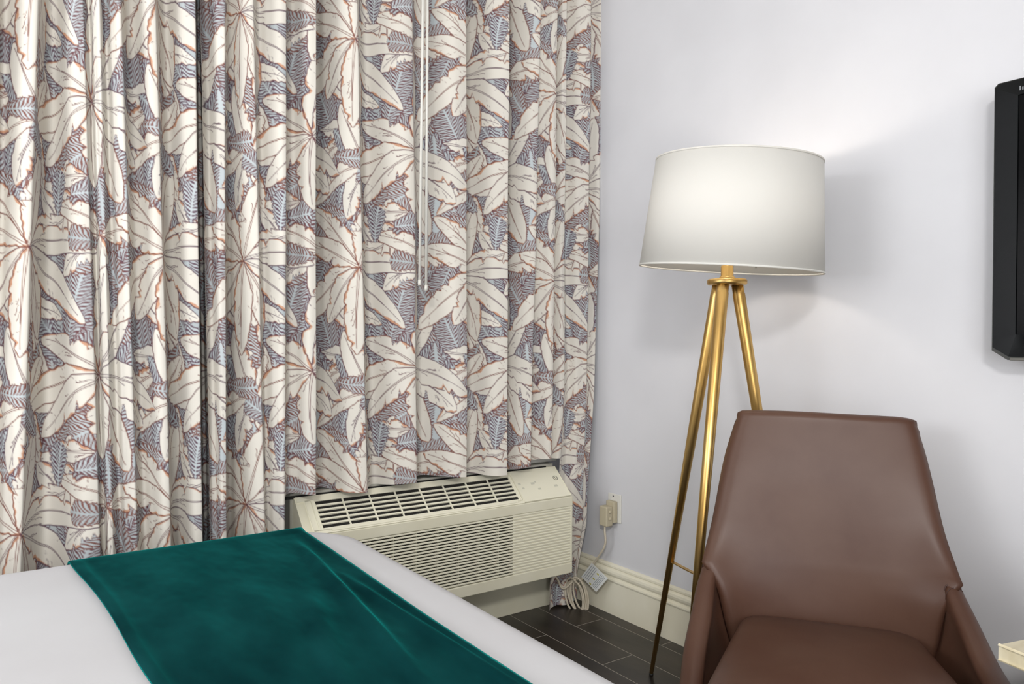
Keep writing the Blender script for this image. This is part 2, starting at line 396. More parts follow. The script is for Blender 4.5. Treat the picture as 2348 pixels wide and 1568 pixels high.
# ------------------------------------------------------------------ curtains
def curtain(name, crests, hem, label, y_front, depth, z_fine, z_top=2.58, step=0.0026, px_fine=-40, first=0.0, seed=3, back=None):
    """crests: photo x of each fold ridge at the top (row 0) and low (row 1250) of the frame"""
    nC = len(crests); yf = np.array([y_front(i) for i in range(nC)]); dep = np.array([depth(i) for i in range(nC)])
    top = [on_y(pt, 0, yf[i]) for i, (pt, pb) in enumerate(crests)]; low = [on_y(pb, 1250, yf[i]) for i, (pt, pb) in enumerate(crests)]
    xa, za, xb, zb = (np.array(v) for v in ([p.x for p in top], [p.z for p in top], [p.x for p in low], [p.z for p in low]))
    def pos(W, Z):
        """W fold coordinate (crest index + fraction), Z height; arrays"""
        i = np.clip(np.floor(W).astype(int), 0, nC-2); w = W-i
        def xc(j): k = (Z-zb[j])/(za[j]-zb[j]); return xb[j]+(xa[j]-xb[j])*k
        x0, x1 = xc(i), xc(i+1); g = np.maximum(x1-x0, 0.01)
        f = 0.5-0.5*np.cos(2*np.pi*w**0.58)
        amp = np.minimum(dep[i], 0.85*g)*(1+0.22*np.sin(1.3*Z+i*1.7+seed))*(0.9+0.3*np.sin(i*2.1)*np.clip((1.8-Z)/1.5, 0, 1))
        y = yf[i]*(1-w)+yf[i+1]*w+amp*f+0.005*np.sin(2*np.pi*(2*w+0.3*i)+Z*0.8)*np.sin(np.pi*w)
        y = y+0.0035*np.sin(Z*5.3+W*3.1)*np.sin(Z*2.1+W*1.3)
        if back is not None: y = y+back(W, Z)
        return x0+g*(w+0.06*np.sin(2*np.pi*w)), np.minimum(y, WY-0.012)
    # columns at even cloth length (coarser beyond the left edge of the photo)
    Wd = np.linspace(0, nC-1, (nC-1)*400+1); X, Y = pos(Wd, np.full_like(Wd, 1.3))
    sl = np.concatenate([[0], np.cumsum(np.hypot(np.diff(X), np.diff(Y)))])
    xlim = on_y(px_fine, 600, 2.2).x; s0 = np.interp(xlim, np.maximum.accumulate(X), sl) if X[0] < xlim else 0.0
    S = np.concatenate([np.arange(0, s0, 0.012), np.arange(s0, sl[-1], step), [sl[-1]]]); W = np.interp(S, sl, Wd)
    Z = np.concatenate([np.arange(z_top, z_fine[1], -0.03), np.arange(z_fine[1], z_fine[0], -step), np.arange(z_fine[0], 0.0, -0.03), [0.0]])
    hm = np.array([hem(w) for w in W]); nr, nc = len(Z), len(W)
    ZZ = np.maximum(Z[:, None], hm[None, :]); WW = np.broadcast_to(W[None, :], ZZ.shape); X, Y = pos(WW, ZZ)
    org = np.array([X[0, 0], Y[0, 0], float(hm.min())])
    co = np.stack([X, Y, ZZ], -1).reshape(-1, 3)-org
    idx = np.arange(nr*nc).reshape(nr, nc)
    quad = np.stack([idx[:-1, :-1], idx[1:, :-1], idx[1:, 1:], idx[:-1, 1:]], -1)
    keep = (ZZ[:-1, :-1]-ZZ[1:, :-1] > 1e-5) & (ZZ[:-1, 1:]-ZZ[1:, 1:] > 1e-5)
    quad = quad[keep]; nf = len(quad)
    used = np.zeros(nr*nc, bool); used[quad.ravel()] = True; remap = np.cumsum(used)-1
    co = co[used]; quad = remap[quad]
    u = (np.broadcast_to(S[None, :], ZZ.shape).reshape(-1)[used]+first)/RES; v = ZZ.reshape(-1)[used]/RES
    u0, v0 = np.floor(u).astype(int), np.floor(v).astype(int); fu, fv = (u-u0)[:, None], (v-v0)[:, None]; ny, nx = PRINT.shape[:2]
    tx = lambda a, b: PRINT[b % ny, a % nx]
    colr = (tx(u0, v0)*(1-fu)+tx(u0+1, v0)*fu)*(1-fv)+(tx(u0, v0+1)*(1-fu)+tx(u0+1, v0+1)*fu)*fv
    me = bpy.data.meshes.new(name); me.vertices.add(len(co)); me.vertices.foreach_set('co', co.astype(np.float32).ravel())
    me.loops.add(nf*4); me.loops.foreach_set('vertex_index', quad.astype(np.int32).ravel())
    me.polygons.add(nf); me.polygons.foreach_set('loop_start', np.arange(0, nf*4, 4, dtype=np.int32))
    me.update(calc_edges=True); me.polygons.foreach_set('use_smooth', np.ones(nf, bool))
    at = me.color_attributes.new('print', 'FLOAT_COLOR', 'POINT')
    at.data.foreach_set('color', np.concatenate([colr, np.ones((len(colr), 1))], 1).astype(np.float32).ravel())
    o = link_mesh(name, me, M_curtain); o.location = tuple(org)
    return tag(o, label, 'curtain')
curtA = [(-240, -260), (-130, -150), (-25, -45), (87, 49), (190, 229), (228, 259), (277, 315), (356, 392), (447, 464), (470, 486)]
curtain('curtain', curtA, lambda w: 0.02, 'leaf print curtain panel left of the dark gap, behind the made bed',
        lambda i: 2.215 if i < 9 else 2.31, lambda i: 0.115, (0.45, 2.05), seed=1)
curtB = [(459, 482), (515, 519), (580, 608), (657, 652), (725, 724), (818, 845), (945, 957), (1070, 1070), (1168, 1162), (1240, 1213), (1280, 1262), (1300, 1290), (1355, 1343), (1387, 1353)]
def hemB(w):
    # notch around the air conditioner
    if w < 3.05: return 0.02
    if w > 10.9: return 0.008
    return 0.607 + 0.008*math.sin(w*2.2) + 0.028*smoothstep(8.6, 10.2, w)
curtain('curtain', curtB, hemB, 'leaf print curtain panel hanging over the air conditioner beside the corner',
        lambda i: 2.205 if i < 9 else 2.205+0.014*(i-8), lambda i: 0.115 if i < 9 else 0.055, (0.02, 2.50), first=0.21, seed=5,
        back=lambda W, Z: np.clip((W-10.2)/0.8, 0, 1)*(0.022*np.clip((0.9-Z)/0.4, 0, 1)+0.055*np.clip((0.34-Z)/0.22, 0, 1)))
# two thin white draw wands
for i, (pa, pb, lab) in enumerate((((970, 0), (962, 650), 'thin white curtain wand, the shorter one on the left'), ((980, 0), (977, 662), 'thin white curtain wand, the longer one on the right'))):
    a, b = on_y(*pa, 2.14), on_y(*pb, 2.14)
    top = b+(a-b)*((2.56-b.z)/(a.z-b.z))
    w = thing('curtain_wand', lab, 'curtain wand', (b.x, b.y, b.z), 'curtain wands')
    tube('rod', [b, top], 0.0048, M_plate, w, 8)
    tube('end_cap', [b-Vector((0, 0, 0.006)), b+Vector((0, 0, 0.012))], 0.0056, M_plate, w, 8)
    tube('hook', [top, top+Vector((0, 0.02, 0.03)), top+Vector((0, 0.06, 0.03))], 0.003, M_wire, w, 6)
rod = thing('curtain_rail', 'white curtain rail above the leaf print curtains', 'curtain rail', (0, 2.28, 2.60))
box('rail', -0.9, WX-0.005, 2.22, 2.33, 2.581, 2.60, M_plate, rod, 0.003)
for x in (-0.8, 0.6, 1.9): box('bracket', x-0.015, x+0.015, 2.25, WY-0.001, 2.601, 2.62, M_plate, rod, 0.002)

# ------------------------------------------------------------------ air conditioner
AX0, AX1 = 0.785, 1.834                      # left / right
YF, YT, YB = 2.181, 2.292, 2.400             # front face, top of slope, back
ZB, ZL, ZT = 0.198, 0.488, 0.590             # bottom, lip, top
ac = thing('air_conditioner', 'beige wall air conditioner with louvred grilles under the curtain hem', 'air conditioner', ((AX0+AX1)/2, YB, 0.0))
def profile_x(name, prof, x0, x1, mat, parent, bev=0.0, seg=2):
    bm = bmesh.new(); n = len(prof)
    a = [bm.verts.new((x0, y, z)) for y, z in prof]; b = [bm.verts.new((x1, y, z)) for y, z in prof]
    bm.faces.new(a); bm.faces.new(b[::-1])
    for k in range(n): bm.faces.new((a[k], b[k], b[(k+1) % n], a[(k+1) % n]))
    if bev: bmesh.ops.bevel(bm, geom=bm.edges[:], offset=bev, segments=seg, affect='EDGES', profile=0.5)
    return from_bm(name, bm, mat, parent)
GT, GB = 0.455, 0.238                        # front grille top / bottom
BK = 0.030                                   # depth of the front recess
LV = (AX0+0.058, 1.590)                      # louvre opening in the slope
def slope(t, out=0.0):                       # t 0 at the top edge, 1 at the lip
    n = Vector((0, -(ZT-ZL), YT-YF)).normalized()
    return Vector((0, YT+(YF-YT)*t, ZT+(ZL-ZT)*t)) + n*out
profile_x('housing', [(YB, ZT), (YT, ZT), (YF+0.004, ZL), (YF+BK, ZL-0.012), (YF+BK, ZB+0.012), (YF+0.004, ZB), (YF+0.035, ZB-0.012), (YB, ZB-0.012)], AX0, AX1, M_plastic, ac)
# face frame around the front grille
def face(name, x0, x1, z0, z1, mat=M_plastic, th=BK+0.004, bev=0.003): return box(name, x0, x1, YF, YF+th, z0, z1, mat, ac, bev)
face('top_rail', AX0, AX1, GT, ZL+0.004); face('bottom_rail', AX0, AX1, ZB, GB)
face('end_stile', AX0, AX0+0.012, GB, GT); face('end_stile', AX1-0.010, AX1, GB, GT)
xs_open = on_y(1178, 1200, YF).x
box('dark_intake', AX0+0.012, xs_open, YF+0.026, YF+BK-0.0005, GB, GT, M_cavity_shade, ac)  # dark sheet painted in as the shade behind the open slats
box('blank_backing', xs_open, AX1-0.010, YF+0.0035, YF+BK-0.0005, GB, GT, M_plastic, ac)
NS = 21; pitch = (GT-GB)/NS
bm = bmesh.new(); bm_box(bm, AX0+0.011, AX1-0.009, YF+0.0005, YF+0.008, -0.0029, 0.0029)
bmesh.ops.bevel(bm, geom=bm.edges[:], offset=0.0012, segments=1, affect='EDGES')
bmesh.ops.translate(bm, verts=bm.verts, vec=-ac.location)
slat_me = bpy.data.meshes.new('slat'); bm.to_mesh(slat_me); bm.free(); slat_me.materials.append(M_plastic_lt)
for k in range(NS):
    o = bpy.data.objects.new('slat', slat_me); COL.objects.link(o); o.parent = ac; o.location = (0, 0, GB+pitch*(k+0.5)+0.001)
for k in range(8):
    x = AX0+0.13+k*0.083
    if x < xs_open-0.01: box('grille_rib', x-0.0012, x+0.0012, YF+0.0085, YF+0.0255, GB, GT, M_plastic, ac)
# sloped top: skin with raised border, louvre panel over a dark sheet
SN = Vector((0, -(ZT-ZL), YT-YF)).normalized(); SD = (slope(1)-slope(0)).normalized(); SL = (slope(1)-slope(0)).length
def slope_box(name, x0, x1, t0, t1, o0, o1, mat, bev=0.0):
    m = Matrix(((1, 0, 0, 0), (0, SD.y, SN.y, YT), (0, SD.z, SN.z, ZT), (0, 0, 0, 1)))
    return box(name, x0, x1, t0*SL, t1*SL, o0, o1, mat, ac, bev, 2, m)
slope_box('control_panel', LV[1]+0.018, AX1-0.006, 0.02, 0.93, 0.0, 0.004, M_plastic_lt, 0.0018)
slope_box('panel_border', AX0+0.004, LV[1]+0.016, 0.02, 0.13, 0.0, 0.004, M_plastic_lt, 0.0018)
slope_box('panel_border', AX0+0.030, LV[1]+0.016, 0.885, 0.955, 0.0, 0.004, M_plastic_lt, 0.0018)
slope_box('panel_border', AX0+0.028, LV[0]-0.012, 0.135, 0.88, 0.0, 0.004, M_plastic_lt, 0.0018)
slope_box('louvre_recess', LV[0], LV[1], 0.16, 0.86, 0.0005, 0.0012, M_cavity_shade)  # flat dark sheet imitates the shaded louvre opening
for (a, b, c, d) in ((LV[0]-0.010, LV[0], 0.14, 0.88), (LV[1], LV[1]+0.010, 0.14, 0.88), (LV[0], LV[1], 0.14, 0.165), (LV[0], LV[1], 0.855, 0.88)):
    slope_box('louvre_frame', a, b, c, d, 0.0, 0.0060, M_plastic_lt, 0.0015)
for k in range(1, 6):
    t = 0.165+(0.855-0.165)*k/6
    slope_box('louvre_slat', LV[0], LV[1], t-0.013, t+0.013, 0.0012, 0.0056, M_plastic_lt, 0.001)
for k in range(1, 8):
    x = LV[0]+(LV[1]-LV[0])*k/8
    slope_box('louvre_divider', x-0.0025, x+0.0025, 0.165, 0.855, 0.0012, 0.0048, M_plastic_lt)
slope_box('latch_tab', AX0+0.085, LV[1]-0.012, 0.885, 0.925, 0.004, 0.0058, M_plastic_lt, 0.001)
# emblem and faint key print
pe = on_y(1268, 1096, 2.262); ex = pe.x
te = (ZT-pe.z)/(ZT-ZL)
mt = Matrix.Translation(Vector((ex, 0, 0))+slope(te, 0.0042)) @ Matrix(((1, 0, 0, 0), (0, SD.y, SN.y, 0), (0, SD.z, SN.z, 0), (0, 0, 0, 1)))
em = lathe('emblem', [(0.0085, 0), (0.0105, 0.0), (0.0105, 0.0007), (0.0085, 0.0007)], M_logo, ac, 24, mt, closed=True, smooth=False)
tube('emblem_script', [mt @ Vector((0.004*math.cos(a*0.7)*(1-a/9), 0.005*math.sin(a), 0.0004)) for a in [k*0.5 for k in range(13)]], 0.0007, M_logo, em, 5)
for px, py, w, h in ((1192, 1112, .012, .05), (1196, 1120, .010, .05), (1221, 1110, .016, .06), (1230, 1120, .013, .05), (1268, 1113, .016, .06), (1228, 1107, .008, .04)):
    q = on_y(px, py, 2.24); tt = (ZT-q.z)/(ZT-ZL)
    slope_box('key_print', q.x-w/2, q.x+w/2, tt-h/2, tt+h/2, 0.004, 0.0043, M_mark)
# black seal along the back, sleeve, sub base
box('black_seal', AX0-0.024, 1.792, YT+0.004, YT+0.010, ZT-0.004, ZT+0.005, M_black_rubber, ac)
box('black_seal', AX0-0.024, AX0-0.010, YT+0.06, YB+0.008, 0.09, ZT+0.001, M_black_rubber, ac)
box('wall_sleeve', AX0-0.009, AX1-0.004, YT+0.011, WY-0.001, ZB-0.03, ZT+0.012, M_sleeve, ac)
box('sub_base', AX0, 1.934, 2.391, WY-0.001, 0.0, ZB-0.031, M_plastic, ac, 0.002)

struct(box('trim_1', 1.66, 1.875, 2.322, WY-0.001, ZT+0.013, ZT+0.075, M_plate, None, 0.012, 4))  # white block added to lighten the gap, stands in for curtain lining

# ------------------------------------------------------------------ outlet, plug, coiled cord, tag
op = on_x(1411, 1164, WX)
out = thing('wall_outlet', 'white wall outlet plate beside the corner, above the baseboard', 'outlet', (WX, op.y, op.z))
box('cover_plate', WX-0.006, WX-0.0005, op.y-0.037, op.y+0.037, op.z-0.056, op.z+0.056, M_plate, out, 0.002)
for dz in (-0.020, 0.020):
    box('socket_face', WX-0.0075, WX-0.006, op.y-0.017, op.y+0.017, op.z+dz-0.014, op.z+dz+0.014, M_plate, out, 0.0005)
lathe('screw', [(0, 0), (0.003, 0), (0.003, 0.0012), (0, 0.0015)], M_slot, out, 12, Matrix.Translation((WX-0.006, op.y+0.006, op.z+0.046)) @ Matrix.Rotation(-math.pi/2, 4, 'Y'))
pc = thing('power_cord', 'cream coiled power cord with a bulky tan plug and paper tag', 'power cord', (WX-0.05, 2.25, 0.0))
pz = op.z
box('plug_back', WX-0.028, WX-0.0076, op.y-0.021, op.y+0.026, pz-0.055, pz+0.030, M_plug, pc, 0.004)
pb = box('plug_body', WX-0.062, WX-0.027, op.y-0.016, op.y+0.028, pz-0.066, pz+0.012, M_plug, pc, 0.005, 3)
for dz in (-0.008, -0.036):
    lathe('plug_button', [(0, 0), (0.0065, 0), (0.0065, 0.004), (0.004, 0.0055), (0, 0.0055)], M_plug, pb, 16, Matrix.Translation((WX-0.045, op.y-0.0155, pz+dz)) @ Matrix.Rotation(math.pi/2, 4, 'X'))
tz = pz-0.066
cw = Vector((WX-0.047, op.y+0.008, tz))
cable = spline([cw, cw+Vector((0, 0.002, -0.02)), on_x(1387, 1250, WX-0.047), on_x(1366, 1285, WX-0.05), on_x(1345, 1312, WX-0.055), on_x(1322, 1345, WX-0.06)], 8)
# the hanging coil: several turns of one long loop, then back up behind the unit
cc = on_x(1320, 1366, WX-0.085)
turns = []
for k in range(5*16+1):
    a = 2*math.pi*k/16 + 0.9; j = k/16
    lx = 0.026+0.006*math.sin(j*2.3); lz = 0.064+0.008*math.cos(j*1.9)
    turns.append(cc+Vector((-0.012+0.007*j, -0.002*j, 0.0)) + Vector((math.cos(a)*lx*0.75, -math.cos(a)*lx*0.9+math.sin(a)*0.018, math.sin(a)*lz)))
up = [turns[-1]+Vector((-0.02, 0.02, 0.02)), on_y(1292, 1350, 2.33), on_y(1277, 1326, 2.35), on_y(1262, 1312, 2.36)]
tube('cable', cable+spline([cable[-1], cable[-1]*0.4+turns[0]*0.6+Vector((-0.004, 0, 0.01)), turns[0]], 5)[1:]+turns[1:]+spline([turns[-1]]+up, 5)[1:], 0.0042, M_cable, pc, 8)
tube('tie_end', spline([cc+Vector((-0.01, -0.01, -0.055)), cc+Vector((0.012, -0.026, -0.050)), cc+Vector((0.03, -0.045, -0.048))], 5), 0.0044, M_cable, pc, 8)
# paper tag hangs off the cable: corners from the photo
tx = WX-0.062
q = [on_x(1333, 1322, tx), on_x(1357, 1290, tx+0.006), on_x(1394, 1326, tx+0.002), on_x(1367, 1357, tx-0.004)]
nrm = (q[1]-q[0]).cross(q[3]-q[0]).normalized()
if nrm.dot(EYE-q[0]) < 0: nrm = -nrm
def tag_pt(u, v, o=0.0): return (q[0]*(1-u)+q[1]*u)*(1-v)+(q[3]*(1-u)+q[2]*u)*v+nrm*o
def tag_strip(name, u0, u1, v0, v1, o0, o1, mat, par):
    c = [tag_pt(u, v, o) for o in (o0, o1) for u, v in ((u0, v0), (u1, v0), (u1, v1), (u0, v1))]
    return raw(name, c, [(0, 1, 2, 3), (7, 6, 5, 4), (0, 4, 5, 1), (1, 5, 6, 2), (2, 6, 7, 3), (3, 7, 4, 0)], mat, par)
tg = tag_strip('paper_tag', 0, 1, 0, 1, 0, 0.0007, M_tag, pc)
for k in range(4):
    tag_strip('text_line', 0.10, 0.92, 0.08+k*0.095, 0.105+k*0.095, 0.0007, 0.0009, M_tagline, tg)
for k in range(3): tag_strip('yellow_block', 0.06+k*0.34, 0.12+k*0.34, 0.48, 0.60, 0.0007, 0.0009, M_tagyel, tg)
for k in range(4): tag_strip('text_line', 0.10, 0.92, 0.66+k*0.07, 0.685+k*0.07, 0.0007, 0.0009, M_tagline, tg)

# ------------------------------------------------------------------ tripod floor lamp
LP = Vector((1.720, 1.372, 0.0)); ZD = 1.262
lamp = thing('floor_lamp', 'brass tripod floor lamp with white drum shade, lit, in the corner', 'lamp', tuple(LP))
feet = [on_z(1493.5, 1549, 0.0), LP+0.336*Vector((math.cos(math.radians(201)), math.sin(math.radians(201)), 0)), LP+0.295*Vector((math.cos(math.radians(-13)), math.sin(math.radians(-13)), 0))]
legs = []
for ft in feet:
    d = (ft-LP).normalized(); top = LP+d*0.036+Vector((0, 0, ZD-0.006)); bot = ft+Vector((0, 0, 0.010)); legs.append((top, bot))
    ax = (bot-top)
    lg = tube('leg', [top, top+ax*0.02, top+ax*0.022, top+ax*0.35, bot], [0.0165, 0.0165, 0.0175, 0.0150, 0.0065], M_brass, lamp, 20)
    tube('foot_tip', [bot+ax.normalized()*0.001, ft+Vector((0, 0, 0.0005))], [0.0075, 0.0065], M_foot, lg, 12)
mD = Matrix.Translation((LP.x, LP.y, ZD))
lathe('top_disc', [(0, -0.008), (0.052, -0.008), (0.0555, -0.005), (0.0555, 0.005), (0.052, 0.008), (0, 0.008)], M_brass, lamp, 40, mD)
lathe('stem', [(0, 0.008), (0.026, 0.008), (0.021, 0.014), (0.0175, 0.018), (0.0175, 0.045), (0.016, 0.047), (0.010, 0.047), (0.010, 0.13), (0, 0.13)], M_brass, lamp, 32, mD)
zb = 0.40
hub = Vector((LP.x, LP.y, zb-0.008))
lathe('brace_hub', [(0, -0.004), (0.020, -0.004), (0.020, 0.004), (0, 0.004)], M_brass, lamp, 24, Matrix.Translation(hub))
for t, b in legs:
    a = t+(b-t)*((t.z-zb)/(t.z-b.z)); path = spline([a, (a+hub)/2-Vector((0, 0, 0.003)), hub], 6); verts, faces = [], []
    for k, p in enumerate(path):
        d = hub-a; d.z = 0; s = Vector((-d.y, d.x, 0)).normalized()*0.0065
        for o, z in ((s, 0.0015), (-s, 0.0015), (-s, -0.0015), (s, -0.0015)): verts.append(p+o+Vector((0, 0, z)))
    for k in range(len(path)-1):
        for j in range(4): faces.append((k*4+j, k*4+(j+1) % 4, k*4+4+(j+1) % 4, k*4+4+j))
    raw('brace', verts, faces+[(3, 2, 1, 0), tuple(range(len(verts)-4, len(verts)))], M_brass, lamp)
# shade: slightly crooked on its stem
sh_c = LP+Vector((0.004, -0.004, ZD+0.036))
tilt_axis = FW.copy(); tilt_axis.z = 0
SHM = Matrix.Translation(sh_c) @ Matrix.Rotation(math.radians(3.0), 4, tilt_axis.normalized()) @ Matrix.Rotation(math.radians(3.3), 4, _r)
R0, R1, HS = 0.253, 0.227, 0.301
shade = lathe('lamp_shade', [(R0, 0), (R1, HS), (R1-0.002, HS), (R0-0.002, 0)], M_shade, lamp, 96, SHM, closed=True)
for nm, r, z in (('rim_band', R0, 0.0), ('rim_band', R1, HS)):
    lathe(nm, [(r+0.0012, z-0.002), (r+0.0012, z+0.003), (r-0.003, z+0.003), (r-0.003, z-0.002)], M_shade, shade, 96, SHM, closed=True)
lathe('lining', [(R0-0.0025, 0.003), (R1-0.0025, HS-0.003), (R1-0.0035, HS-0.003), (R0-0.0035, 0.003)], M_shade, shade, 96, SHM, closed=True)
for k in range(3):
    a = math.radians(20+120*k); tube('spider_arm', [SHM @ Vector((0.012*math.cos(a), 0.012*math.sin(a), 0.10)), SHM @ Vector(((R0-0.02)*math.cos(a), (R0-0.02)*math.sin(a), 0.10)), SHM @ Vector(((R0-0.006)*math.cos(a), (R0-0.006)*math.sin(a), 0.02))], 0.002, M_wire, shade, 6)
mB = Matrix.Translation((LP.x, LP.y, ZD+0.13))
lathe('socket', [(0, 0.0), (0.018, 0.0), (0.018, 0.045), (0, 0.045)], M_plate, lamp, 24, mB)
lathe('light_bulb', [(0.0, 0.044), (0.013, 0.046), (0.016, 0.058), (0.027, 0.075), (0.031, 0.092), (0.027, 0.109), (0.015, 0.120), (0.0, 0.123)], M_bulb, lamp, 24, mB)

# ------------------------------------------------------------------ leather chair
ANG = math.radians(-54.0)
CA = Vector((math.cos(ANG), math.sin(ANG), 0)); CB = Vector((CA.y, -CA.x, 0))
if CB.dot(Vector((-1, -1, 0))) < 0: CB = -CB
c0 = on_z(1890, 948, 0.91); CH = Vector((c0.x, c0.y, 0))
def ch(u, v, z): return CH + CA*u + CB*v + Vector((0, 0, z))
chair = thing('lounge_chair', 'brown leather lounge chair with sloping arms in front of the lamp', 'chair', tuple(ch(0, 0.3, 0)))
def rim(px, py, v):
    """a point of the shell's outer edge, from the photo, at distance v in front of the back plane"""
    d = ray(px, py); t = ((CH-EYE).dot(CB)+v)/d.dot(CB); p = EYE+d*t
    return ((p-CH).dot(CA), v, p.z)
LEFT = [(1680, 970, .006), (1661.5, 1041, .025), (1640, 1156, .065), (1627.5, 1215, .090), (1610.4, 1283, .135), (1597.6, 1326, .180), (1585, 1386, .250), (1568, 1467, .340), (1559, 1539, .420), (1549, 1625, .520)]
TOP = [(1690, 943, 0), (1700, 938.5, 0), (1789, 939.5, 0), (1895, 944.5, 0), (2002, 951, 0), (2060, 954, 0), (2100, 963, 0)]
RIGHT = [(2107, 985, .006), (2122, 1041, .020), (2147, 1156, .060), (2164, 1224, .090), (2186, 1288, .122), (2204, 1335, .155), (2249.5, 1424, .240), (2292, 1509, .330), (2326, 1565, .400), (2372, 1640, .490)]
SEAM = {-1: 4, 1: 5}
full = []
for side, lst in ((-1, LEFT), (0, TOP), (1, RIGHT)):
    rows_ = []
    for j, p in enumerate(lst):
        u, v, z = rim(*p); sj = SEAM.get(side, 0)
        if side == 0: bu, bv, th, ang = max(-0.19, min(0.19, u*0.93)), 0.118+0.25*u*u, 0.042, 0.0
        else:
            f = min(1.0, j/sj); bu, bv = side*(0.193+0.012*f), 0.124+0.016*f
            if j > sj: g_ = min(1.2, (v-lst[sj][2])/0.30); bu, bv = side*(0.205+0.058*g_**0.8), 0.140+(v+0.012-0.140)*min(1.0, g_*1.6)
            th = 0.042+0.014*smoothstep(sj-1, sj+3, j); ang = side*90*smoothstep(0.0, sj+2.5, j)
        rows_.append((u, v, z, bu, bv, th, ang))
    full += rows_[::-1] if side == -1 else rows_
NI = 6
def dense_rows(rows_, n):
    c = [np.array(r) for r in rows_]; c = [2*c[0]-c[1]]+c+[2*c[-1]-c[-2]]; out = []
    for i in range(1, len(c)-2):
        for k in range(n):
            t = k/n; p0, p1, p2, p3 = c[i-1:i+3]
            out.append(0.5*(2*p1+(p2-p0)*t+(2*p0-5*p1+4*p2-p3)*t*t+(3*p1-p0-3*p2+p3)*t**3))
    return out+[c[-2]]
fine = dense_rows(full, NI)
iL, iR = (len(LEFT)-1-SEAM[-1])*NI, (len(LEFT)+len(TOP)+SEAM[1])*NI
ZBASE = 0.30
def section(i):
    u, v, z, bu, bv, th, ang = fine[i]
    nu, nv = math.sin(math.radians(ang)), -math.cos(math.radians(ang))
    pts = []; NJ = 14; back_w = max(0.0, 1-(u/0.215)**2) if abs(ang) < 60 else 0.0
    arm_w = smoothstep(40, 85, abs(ang))
    for j in range(NJ+1):                                   # inner face, base to rim
        t = j/NJ; s = math.sin(math.pi*t)
        iu, iv, iz = bu+(u-nu*th*0.9-bu)*t, bv+(v-nv*th*0.9-bv)*t, ZBASE+(z-0.017-ZBASE)*t
        iv += 0.022*back_w*s; iu += nu*0.014*arm_w*s; iv += nv*0.014*arm_w*s
        pts.append((iu, iv, iz))
    for a in (30, 60, 90, 120, 150):                        # rolled edge
        a_ = math.radians(a); off = -0.45*th-math.cos(a_)*0.45*th
        pts.append((u+nu*off, v+nv*off, z-0.017+0.017*math.sin(a_)))
    for j in range(NJ+1):                                   # outer face, rim to base
        t = 1-j/NJ
        pts.append((bu+nu*0.055+(u-bu-nu*0.055)*t, bv+nv*0.055+(v-bv-nv*0.055)*t, ZBASE-0.06+(z-0.017-ZBASE+0.06)*t))
    return pts
def shell(name, i0, i1):
    secs = [[ch(*p) for p in section(i)] for i in range(i0, i1+1)]; n = len(secs[0])
    bm = bmesh.new(); vs = [bm.verts.new(p) for s_ in secs for p in s_]
    for i in range(len(secs)-1):
        for k in range(n): bm.faces.new([vs[q_] for q_ in (i*n+k, (i+1)*n+k, (i+1)*n+(k+1) % n, i*n+(k+1) % n)])
    bm.faces.new(vs[:n]); bm.faces.new(vs[:-n-1:-1])
    return from_bm(name, bm, M_lea, chair, True)
def resample(pts, n):
    pts = [Vector(p) for p in pts]; L_ = [0.0]
    for p, q_ in zip(pts, pts[1:]): L_.append(L_[-1]+(q_-p).length)
    out = []
    for k in range(n):
        d = L_[-1]*k/(n-1); i = max(j for j in range(len(L_)) if L_[j] <= d+1e-9); i = min(i, len(pts)-2)
        t = (d-L_[i])/max(1e-9, L_[i+1]-L_[i]); out.append(pts[i].lerp(pts[i+1], min(1, t)))
    return out
